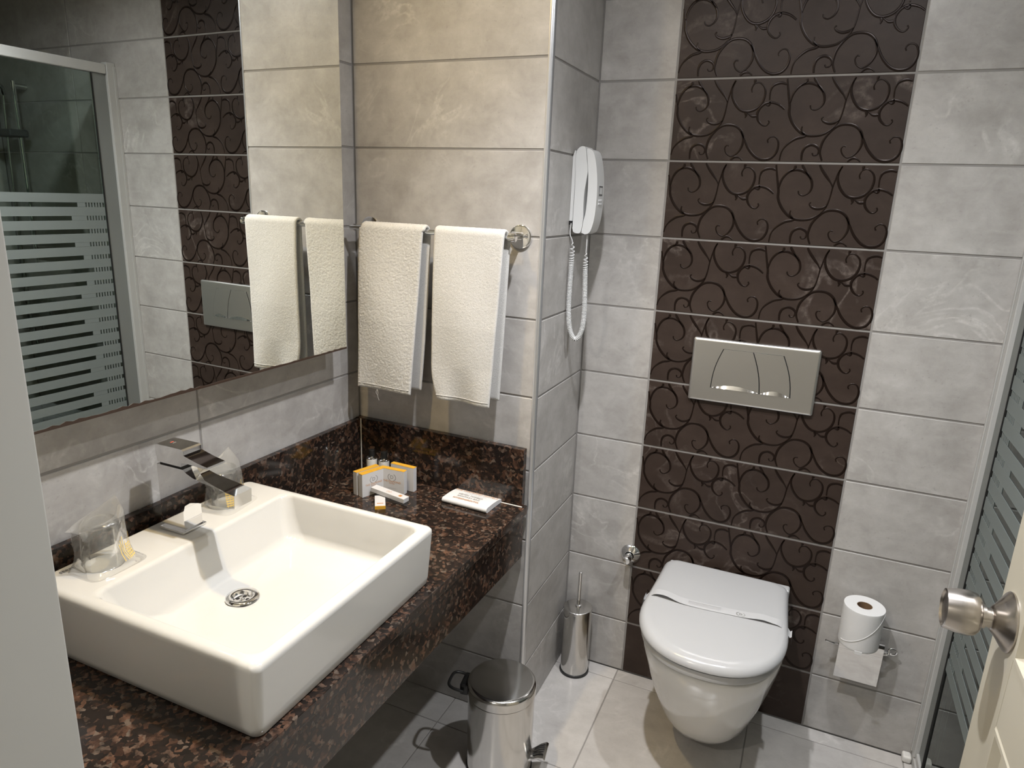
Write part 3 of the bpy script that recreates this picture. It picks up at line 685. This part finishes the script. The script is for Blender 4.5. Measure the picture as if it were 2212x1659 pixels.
# coiled cord
path = spline([(.008, -.2055, 1.566), (.006, -.203, 1.535), (.0135, -.199, 1.51), (.0125, -.196, 1.45), (.0115, -.195, 1.38), (.012, -.194, 1.31), (.019, -.192, 1.255), (.037, -.190, 1.227), (.054, -.188, 1.254), (.0585, -.187, 1.31), (.055, -.187, 1.40), (.0525, -.187, 1.47), (.053, -.187, 1.505), (.052, -.186, 1.543)], 60)
cum = [0]
for a, b in zip(path[:-1], path[1:]): cum.append(cum[-1] + (b - a).length)
tot = cum[-1]; ph_a = 0; pts = []; prev = 0
fr_ = frames(path); i = 0; NS = 2600
for s in range(NS + 1):
    d = tot * s / NS
    while i < len(cum) - 2 and cum[i + 1] < d: i += 1
    t = (d - cum[i]) / max(1e-9, cum[i + 1] - cum[i]); p = path[i].lerp(path[i + 1], t); _, a, b = fr_[i]
    f = d / tot
    amp = max(0, min(1, (f - .08) / .03)) * max(0, min(1, (.915 - f) / .03))
    pitch = .0042 + .011 * max(0, 1 - (f - .08) / .10) + .010 * max(0, 1 - (.915 - f) / .08)
    ph_a += (d - prev) / pitch * 2 * math.pi; prev = d
    if amp > 0 or s % 8 == 0: pts.append(p + (a * math.cos(ph_a) + b * math.sin(ph_a)) * .0062 * amp)
bm = bm_new(); tube(bm, pts, .0016, 5); obj('coiled_cord', bm, 'phone_white', ph, 60)

# ------------------------------------------------------------------ flush plate
fp = thing('flush_plate', 'brushed steel dual flush plate on the dark tiles', 'flush plate', (0.5385, -.0002, 1.1435))
bm = bm_new()
def rr(x, z, y, r=.006): return [(a, y, b) for a, b in rrect(-x, x, -z, z, r, 4)]
rings(bm, [rr(.1805, .0980, 0), rr(.1805, .0980, -.006), rr(.1795, .0970, -.0095), rr(.176, .0935, -.012), rr(.172, .0895, -.0125)], True, False, True)
obj('plate', bm, 'brushed', fp, 40)
def bow(x0, z0, x1, z1, b, n=8): return [(x0 + (x1 - x0) * i / n + b * math.sin(math.pi * i / n), z0 + (z1 - z0) * i / n) for i in range(n + 1)]
zt_, zb_ = .0705, -.052
Lc = bow(-.115, zb_, -.0895, zt_, -.007); Mc = bow(.0270, zb_, -.0035, zt_, .006); Rc = bow(.1135, zb_, .0815, zt_, .007)
def outline(Lf, Rf): return Lf + list(reversed(Rf))
def flat(poly, y0, y1, grow=0.0):
    cx = sum(p[0] for p in poly) / len(poly); cz = sum(p[1] for p in poly) / len(poly)
    poly = [(cx + (p[0] - cx) * (1 + grow), cz + (p[1] - cz) * (1 + grow)) for p in poly]
    return prism(bm_new(), poly, y0, y1)
obj('button_recess', flat(outline(Lc, Rc), -.01252, -.0128, .012), 'black_gap', fp, None)
def btn(Lf, Rf, name):
    Lf = [(a + .0015, b) for a, b in Lf]; Rf = [(a - .0015, b) for a, b in Rf]
    n_ = len(Lf) - 1; loops = []
    for (a, b) in zip(Lf, Rf):
        loops.append([(a[0] + (b[0] - a[0]) * j / 12, -.0142 - (.0016 if a[1] > zb_ + .02 else 0.0), a[1] + .0008) for j in range(13)])
    bm = bm_new(); poly = outline(Lf, Rf); prism(bm, poly, -.0129, -.0150)
    o = obj(name, bm, 'brushed', fp, None)
    # finger scoop along the lower edge
    cx = (Lf[0][0] + Rf[0][0]) / 2; hw = (Rf[0][0] - Lf[0][0]) / 2 - .003
    bm = bm_new(); top = [(cx + hw * (i / 8 - 1), zb_ + .002 + .0115 * math.sin(math.pi * i / 16) ) for i in range(17)]
    rings(bm, [[(x, -.01505, zb_ + .001), (x, -.0162 + .0010, z)] for x, z in top], False)
    v = [(x, -.0188, zb_ + .0012) for x, z in top]
    bm = bm_new(); rings(bm, [[(x, -.0150, z), (x, -.0182, zb_ + .0012), (x, -.0150, zb_ + .001)] for x, z in top], False); obj('finger_lip', bm, 'steel', o, 40)
btn(Lc, Mc, 'flush_button'); btn(Mc, Rc, 'flush_button')

# ------------------------------------------------------------------ toilet
TX = 0.540
wc = thing('toilet', 'white wall-hung ceramic toilet with closed lid', 'toilet', (TX, 0, 0))
def dshape(hw, yb, yf, z, rb=.03, ys=.55, n=14, pw=2.25):
    """D outline: back edge at yb, widest, rounded front at yf"""
    ym = yb + (yf - yb) * ys; pts = []
    for i in range(2 * n + 1):       # front super-ellipse from +x to -x
        a = math.pi * i / (2 * n); c_, s_ = math.cos(a), math.sin(a)
        pts.append((hw * math.copysign(abs(c_) ** (2 / pw), c_), ym + (yf - ym) * abs(s_) ** (2 / pw), z))
    for i in range(1, 5): pts.append((-hw + .012 * math.sin(i / 5 * 1.5) , ym + (yb - rb - ym) * i / 4, z))
    for i in range(1, 6):
        a = math.radians(90 * i / 5); pts.append((-hw + .012 + rb * (1 - math.cos(a)), yb - rb + rb * math.sin(a), z))
    for i in range(5, 0, -1):
        a = math.radians(90 * i / 5); pts.append((hw - .012 - rb * (1 - math.cos(a)), yb - rb + rb * math.sin(a), z))
    for i in range(4, 0, -1): pts.append((hw - .012 * math.sin(i / 5 * 1.5), ym + (yb - rb - ym) * i / 4, z))
    return pts
LZ = .500
bm = bm_new(); yb, yf = -.022, -.536
rings(bm, [dshape(.196, yb, yf + .006, LZ - .030), dshape(.2025, yb, yf, LZ - .026), dshape(.203, yb, yf, LZ - .018), dshape(.197, yb - .002, yf + .006, LZ - .008), dshape(.188, yb - .006, yf + .017, LZ - .002), dshape(.172, yb - .014, yf + .034, LZ)] + [[(x * f, -.27 + (y + .27) * f, LZ + .003 * (1 - f * f)) for x, y, z in dshape(.172, yb - .014, yf + .034, LZ)] for f in (.75, .5, .25, .05)], True, True, True)
obj('lid', bm, 'plastic_white', wc, 50)
bm = bm_new()
rings(bm, [dshape(.190, yb, yf + .012, LZ - .056), dshape(.1955, yb, yf + .004, LZ - .052), dshape(.1965, yb, yf + .003, LZ - .044), dshape(.195, yb, yf + .005, LZ - .0325), dshape(.188, yb, yf + .012, LZ - .0312)], True, True, True)
obj('seat', bm, 'plastic_white', wc, 50)
bm = bm_new()
R0 = LZ - .058
bl = [(.150, 0.0, -.262, .068, .50), (.160, 0.0, -.300, .073, .50), (.166, 0, -.326, .086, .5), (.176, 0, -.352, .115, .5), (.186, 0, -.388, .165, .5), (.193, 0, -.424, .225, .5), (.197, 0, -.457, .285, .5), (.1995, 0, -.487, .345, .5), (.2015, 0, -.510, .395, .5), (.202, 0, -.521, R0 - .018, .5), (.199, 0, -.5225, R0 - .006, .5), (.191, 0, -.516, R0, .5)]
def bowlring(hw, yb_, yf_, z, ys):
    return dshape(hw * 1.0, yb_ - .0006, yf_, z, .012, .40, pw=2.3)
lo = []
for hw, a, b, z, ys in bl:
    t = max(0, min(1, (z - .068) / .33)); hwz = .112 + (hw - .112) * (t ** .52)
    lo.append(bowlring(hwz, a, b, z, ys))
rings(bm, lo, True, True, True)
obj('bowl', bm, 'ceramic', wc, 60)
obj('hinge_block', box(bm_new(), .150, .1935, -.044, -.010, LZ - .055, LZ - .010, .006, 3), 'plastic_white', wc)
obj('hinge_block', box(bm_new(), -.180, -.135, -.050, -.012, LZ - .055, LZ - .012, .006, 3), 'plastic_white', wc)
# paper band across the lid
pb = thing('paper_band', 'white printed paper band stretched across the closed toilet lid', 'paper band', (TX, 0, 0))
def band(u): # u -1..1 across
    x = u * .206; lift = .007 * math.exp(-((u + .70) / .16) ** 2) + .004 * math.exp(-((u - .62) / .14) ** 2)
    ax = abs(x); z = LZ + .0042 - (.0 if ax < .165 else 26.0 * (ax - .165) ** 2 * .7); y = -.272 + .014 * u * u + .006 * math.sin(u * 3)
    return x, y, z + lift
NB = 80; loopsb = []
for i in range(NB + 1):
    u = -1 + 2 * i / NB; x, y, z = band(u); w = .017
    g = .008 * math.exp(-((u + .70) / .18) ** 2) + .004 * math.exp(-((u - .62) / .15) ** 2)
    loopsb.append([(x, y + w, z - .0004 if abs(u) < .9 else z), (x, y, z + .0002), (x, y - w, z + g * .3)])
ext = [[(.2105, p[1] - .004, LZ - .020 - .0) for p in loopsb[-1]], [(.2125, p[1] - .006, LZ - .046) for p in loopsb[-1]]]
extl = [[(-.2085, p[1] - .006, LZ - .038) for p in loopsb[0]], [(-.2075, p[1] - .003, LZ - .018) for p in loopsb[0]]]
bm = bm_new(); rings(bm, extl + loopsb + ext, False)
pbo = obj('band_strip', bm, 'band_paper', pb, 60)
def onband(u, dv, h): x, y, z = band(u); return (x, y + dv, z + h)
for j, dv in enumerate((.009, .003, -.003)):
    bm = bm_new()
    rings(bm, [[onband(u / 40, dv + .0012, .0006), onband(u / 40, dv - .0012, .0006)] for u in range(-15, 4)], False); obj('print_line', bm, 'ink_pale', pb, None)
emblem(pb, basis(onband(.34, -.004, .0008), (1, 0, -.02), (0, 1, 0)), .022, 'ink_grey')

# ------------------------------------------------------------------ stop valve on the wall
va = thing('stop_valve', 'chrome stop valve with round collar on the wall beside the toilet', 'valve', (0.222, 0, 0.466))
bm = bm_new(); lathe(bm, [(.0005, .0), (.033, .0), (.034, .002), (.031, .006), (.024, .012), (.016, .016), (.015, .018)], 36); bm.transform(basis((0, -.0003, 0), (1, 0, 0), (0, 0, 1), (0, -1, 0))); obj('collar', bm, 'chrome', va, 40)
bm = bm_new(); lathe(bm, [(.013, .014), (.0135, .030), (.0115, .032), (.0115, .040), (.0128, .042), (.0128, .058), (.011, .060), (.0005, .0605)], 28); bm.transform(basis((0, -.0003, 0), (1, 0, 0), (0, 0, 1), (0, -1, 0))); obj('spindle', bm, 'chrome', va, 40)

# ------------------------------------------------------------------ toilet brush
br = thing('toilet_brush', 'polished steel toilet brush holder standing in the corner', 'toilet brush', (0.071, -0.072, 0))
obj('base_ring', lathe(bm_new(), [(.0005, .0005), (.0520, .0005), (.0528, .002), (.0520, .008), (.049, .009)], 40), 'black', br, 40)
obj('canister', lathe(bm_new(), [(.0490, .007), (.0490, .245), (.0480, .247), (.0005, .2475)], 48), 'steel', br, 40)
obj('cover', lathe(bm_new(), [(.0495, .245), (.0498, .256), (.047, .2585), (.014, .260), (.0005, .260)], 48), 'steel', br, 40)
obj('handle', lathe(bm_new(), [(.011, .259), (.011, .264), (.0065, .266), (.0062, .385), (.0055, .390), (.0005, .392)], 24), 'chrome', br, 40)

# ------------------------------------------------------------------ pedal bin
pbn = thing('pedal_bin', 'round polished steel pedal bin under the counter end', 'bin', (0.010, -0.583, 0), math.radians(10))
obj('base_ring', lathe(bm_new(), [(.0005, .0005), (.0965, .0005), (.098, .003), (.098, .012), (.095, .014)], 56), 'black', pbn, 40)
obj('bin_body', lathe(bm_new(), [(.0945, .012), (.0955, .020), (.0965, .255), (.0955, .258)], 64), 'steel', pbn, 40)
obj('lid_gap', lathe(bm_new(), [(.0952, .255), (.0952, .262)], 56), 'black', pbn, 40)
obj('lid', lathe(bm_new(), [(.0972, .261), (.0990, .262), (.0994, .283), (.0982, .290), (.0945, .2945), (.088, .2965), (.05, .298), (.0005, .2985)], 64), 'steel', pbn, 40)
hb = obj('hinge_block', box(bm_new(), -.118, -.092, -.030, .030, .240, .276, .006, 3), 'black', pbn)
bm = bm_new(); tube(bm, spline([(-.105, -.036, .258), (-.135, -.036, .263), (-.151, -.026, .266), (-.154, 0, .267), (-.151, .026, .266), (-.135, .036, .263), (-.105, .036, .258)], 5), .0045, 8)
obj('carry_handle', bm, 'black', pbn, 60)
bm = bm_new()
ped = [(.080, .018), (.104, .022), (.128, .030), (.134, .036)]
def pr(x, z): w = .022 + .010 * max(0, (x - .095) / .04); return [(x, -w, z + .004), (x, -w * .4, z + .0075), (x, w * .4, z + .0075), (x, w, z + .004), (x, w, z - .001), (x, -w, z - .001)]
rings(bm, [pr(.086, .050), pr(.104, .064), pr(.120, .076), pr(.136, .082), pr(.142, .077)], True, True, True)
pd = obj('foot_pedal', bm, 'steel', pbn, 40)
for k in range(5):
    y = -.018 + .009 * k; bm = bm_new(); tube(bm, [(.104, y * .8, .0712), (.120, y * .95, .0832), (.134, y * 1.05, .0888)], .0016, 5); obj('grip_rib', bm, 'black', pd, 60)

# ------------------------------------------------------------------ toilet paper holder and roll
hd = thing('paper_holder', 'chrome toilet paper holder with flap on the wall right of the toilet', 'paper holder', (0.953, 0, 0.318))
obj('mount', box(bm_new(), -.050, .050, -.012, -.0005, .022, .064, .003), 'chrome', hd)
fl = [(-.012, .070), (-.040, .074), (-.058, .068), (-.066, .052), (-.066, .020), (-.058, -.020), (-.048, -.075), (-.046, -.0755), (-.0565, -.020), (-.0645, .020), (-.0645, .051), (-.057, .0665), (-.040, .0725), (-.012, .0685)]
fl = [(-.010, .066), (-.028, .068), (-.040, .064), (-.044, .054), (-.042, .012), (-.034, -.082), (-.0325, -.082), (-.0405, .012), (-.0425, .0535), (-.039, .0625), (-.028, .0665), (-.010, .0645)]
bm = bm_new(); prism(bm, fl, -.060, .060, 'yz'); obj('flap', bm, 'chrome', hd, 40)
bm = bm_new(); tube(bm, spline([(-.098, -.040, .036), (-.075, -.036, .030), (-.066, -.030, .028), (.062, -.030, .030), (.075, -.030, .052), (.088, -.026, .054), (.0975, -.020, .044), (.094, -.014, .030), (.080, -.010, .026), (.055, -.008, .032)], 6), .0032, 10); obj('wire', bm, 'chrome', hd, 60)
rl = thing('toilet_roll', 'white toilet paper roll standing upright on the holder', 'toilet roll', (0.938, -0.0665, 0.3868))
rz_ = .128
sp = []
obj('paper_roll', lathe(bm_new(), [(.0205, .002), (.050, .0), (.054, .002), (.0558, .008), (.0562, .064), (.0565, rz_ - .006), (.0555, rz_ - .001), (.054, rz_), (.021, rz_ - .001), (.0205, rz_ - .004)], 56), 'tissue', rl, 40)
obj('core', lathe(bm_new(), [(.0206, .001), (.0206, rz_ - .0015), (.0193, rz_ - .0015), (.0193, .001)], 40), 'cardboard', rl, 40)
bm = bm_new(); N = 40; lp = []
for i in range(N + 1):
    a = math.radians(-150 + 130 * i / N); z = .018 + (rz_ - .022) * (i / N) ** 1.7
    lp.append([(.0568 * math.cos(a), .0568 * math.sin(a), z), (.0578 * math.cos(a), .0578 * math.sin(a), z + .001), (.0568 * math.cos(a), .0568 * math.sin(a), z + .0035)])
rings(bm, lp, False); obj('loose_edge', bm, 'tissue', rl, 60)
obj('paper_tail', box(bm_new(), -.012, .008, -.062, -.0600, -.0005, .010, .0004), 'tissue', rl)

# ------------------------------------------------------------------ shower enclosure
GX = 1.163
sh = thing('shower_screen', 'glass shower screen with pale aluminium frame and frosted stripes', 'shower screen', (0, 0, 0))
obj('wall_profile', box(bm_new(), 1.1445, 1.182, -.040, -.0006, .035, 2.115, .004, 2), 'alu_white', sh)
obj('profile_lip', box(bm_new(), 1.1420, 1.1445, -.012, -.0006, .035, 2.100, .0008), 'alu_white', sh)
obj('top_rail', box(bm_new(), 1.148, 1.182, -.870, -.0405, 2.066, 2.106, .005, 2), 'alu_white', sh)
obj('bottom_rail', box(bm_new(), 1.150, 1.180, -.870, -.0405, .035, .056, .003, 2), 'alu_white', sh)
obj('end_post', box(bm_new(), 1.148, 1.182, -.900, -.870, .035, 2.106, .004, 2), 'alu_white', sh)
obj('seal_strip', box(bm_new(), 1.1575, 1.1625, -.100, -.0405, .057, 2.064), 'seal', sh, None)
obj('gasket', box(bm_new(), 1.1555, 1.1650, -.105, -.1005, .057, 2.064), 'black', sh, None)
obj('glass_pane', box(bm_new(), 1.1600, 1.1660, -.869, -.1055, .057, 2.064), 'shower_glass', sh, None)
obj('front_pane', box(bm_new(), 1.183, 2.030, -.888, -.882, .057, 2.064), 'shower_glass', sh, None)
obj('front_rail', box(bm_new(), 1.183, 2.036, -.900, -.870, 2.066, 2.106, .004, 2), 'alu_white', sh)
k = 0; z = 1.579
while z > .42:
    y1 = -.1065
    bm = bm_new()
    box(bm, 1.1585, 1.1597, -.868, y1, z - .036, z)
    if z < 1.53:
        for i in range(6): # broken gap near the frame: only short clear dashes are left
            y = -.116 - .0125 * i; box(bm, 1.1586, 1.1596, y - .0062, y, z + .0005, z + .0180)
        if (k % 3): box(bm, 1.1586, 1.1596, -.255 + .03 * (k % 2), -.191, z + .0005, z + .0180)
    obj('frosted_stripe', bm, 'frosted', sh, None)
    z -= .0545; k += 1
tr = obj('shower_tray', box(bm_new(), 1.146, 2.036, -.905, -.001, .0005, .034, .006, 3), 'tray')
tag(tr, 'low shower tray behind the striped glass', 'shower tray')
obj('corner_seal', box(bm_new(), 1.120, 1.146, -.032, -.0006, .0005, .024, .007, 3), 'silicone', sh)
# shower set on the rear wall
ss = thing('shower_set', 'chrome shower riser rail with hand shower and mixer behind the glass', 'shower', (1.822, 0, 0))
bm = bm_new(); tube(bm, [(-.03, -.055, 1.20), (-.03, -.055, 2.06)], .010, 14); obj('riser_rail', bm, 'chrome', ss, 40)
bm = bm_new(); tube(bm, spline([(.02, -.075, 2.03), (.035, -.075, 1.85), (.045, -.078, 1.5), (.05, -.08, 1.15), (.03, -.08, .86), (-.01, -.07, .80), (-.03, -.07, .95)], 8), .007, 10); obj('hose', bm, 'steel', ss, 60)
for zz in (1.22, 2.04):
    bm = bm_new(); tube(bm, [(-.03, -.0005, zz), (-.03, -.055, zz)], .012, 14); obj('rail_mount', bm, 'chrome', ss, 40)
obj('soap_shelf', box(bm_new(), -.075, .080, -.125, -.040, 1.815, 1.848, .008, 3), 'phone_grey', ss)
bm = bm_new(); lathe(bm, [(.0005, .0), (.038, .0), (.044, .006), (.042, .016), (.020, .030), (.0005, .034)], 32); bm.transform(basis((.0, -.13, 2.06), (1, 0, 0), (0, .55, .83), (0, -.83, .55))); bm.transform(Matrix.Identity(4)); obj('hand_shower', bm, 'phone_grey', ss, 40)
bm = bm_new(); tube(bm, [(.0, -.112, 2.05), (.012, -.085, 2.03), (.02, -.075, 2.00)], .011, 12); obj('shower_handle', bm, 'chrome', ss, 40)
obj('mixer_body', box(bm_new(), -.12, .09, -.085, -.030, .975, 1.025, .012, 3), 'chrome', ss)
for x in (-.09, .06):
    bm = bm_new(); tube(bm, [(x, -.0005, 1.0), (x, -.032, 1.0)], .024, 18); obj('mixer_inlet', bm, 'chrome', ss, 40)
obj('mixer_lever', box(bm_new(), -.03, .0, -.150, -.070, 1.026, 1.040, .005, 2), 'chrome', ss)

# ------------------------------------------------------------------ door leaf
DX = 1.030
dr_ = thing('door_1', 'cream painted panel door opened into the bathroom', 'door', (0, 0, 0), kind='structure')
DY1, DY0 = -.874, -1.655
bm = bm_new()
box(bm, DX + .013, DX + .036, DY0 + .01, DY1 - .01, .02, 2.03)
obj('door_core', bm, 'door_paint', dr_, None)
for y0, y1 in ((DY1 - .118, DY1), (DY0, DY0 + .118)): obj('stile', box(bm_new(), DX, DX + .040, y0, y1, .008, 2.045, .0015), 'door_paint', dr_)
for z0, z1 in ((.008, .22), (.86, 1.00 - .02), (1.90, 2.045)): obj('rail', box(bm_new(), DX + .0005, DX + .0395, DY0 + .118, DY1 - .118, z0, z1, .001), 'door_paint', dr_)
for z0, z1 in ((.22, .86), (.98, 1.90)):
    a0, a1 = DY0 + .118, DY1 - .118
    def fr4(i, x): return [(x, a0 + i, z0 + i), (x, a1 - i, z0 + i), (x, a1 - i, z1 - i), (x, a0 + i, z1 - i)]
    bm = bm_new(); rings(bm, [fr4(-.001, DX + .0012), fr4(.003, DX - .0012), fr4(.010, DX - .0012), fr4(.016, DX + .0120)], True); obj('moulding', bm, 'door_paint', dr_, None)
    bm = bm_new(); rings(bm, [fr4(.0155, DX + .0118), fr4(.050, DX + .0105), fr4(.075, DX + .003)], True, False, True); obj('panel', bm, 'door_paint', dr_, None)
KY, KZ = -.939, 1.014
def knobm(prof, n=44):
    bm = bm_new(); lathe(bm, prof, n); bm.transform(basis((DX, KY, KZ), (0, 1, 0), (0, 0, 1), (-1, 0, 0))); return bm
kn = obj('door_knob', knobm([(.0155, .022), (.0155, .034), (.0190, .0345), (.0190, .0400), (.027, .0415), (.0335, .047), (.0360, .057), (.0350, .073), (.0315, .0905), (.0290, .0915), (.0265, .0880), (.0005, .0870)]), 'knob_steel', dr_, 40)
rs = obj('knob_rose', knobm([(.0475, .0003), (.0480, .003), (.0455, .0060), (.032, .015), (.0225, .0225), (.0195, .0255), (.0155, .0260)]), 'knob_steel', dr_, 40)
obj('latch_plate', box(bm_new(), DX + .008, DX + .030, DY1 - .0005, DY1 + .0012, KZ - .05, KZ + .05), 'steel', dr_, None)

# ------------------------------------------------------------------ ceiling lamps
for nm, x, y, power, col, label, cone, blend, rad in LAMPS:
    l = thing('downlight', label, 'ceiling light', (x, y, CEIL), 0, 'recessed ceiling downlights')
    obj('ring', lathe(bm_new(), [(.034, -.0005), (.034, -.004), (.044, -.0055), (.047, -.003), (.0475, -.0005)], 40), 'chrome', l, 40)
    emit('glow_' + nm, col, rad)
    obj('lens', lathe(bm_new(), [(.0005, -.002), (.0335, -.002), (.034, -.0005)], 32), 'glow_' + nm, l, 40)
    ld = bpy.data.lights.new('lamp_' + nm, 'SPOT'); ld.energy = power * 4; ld.color = col; ld.spot_size = math.radians(cone); ld.spot_blend = blend; ld.shadow_soft_size = 0.018
    lo_ = bpy.data.objects.new('bulb', ld); C.objects.link(lo_); lo_.parent = l; lo_.location = (0, 0, -.030)
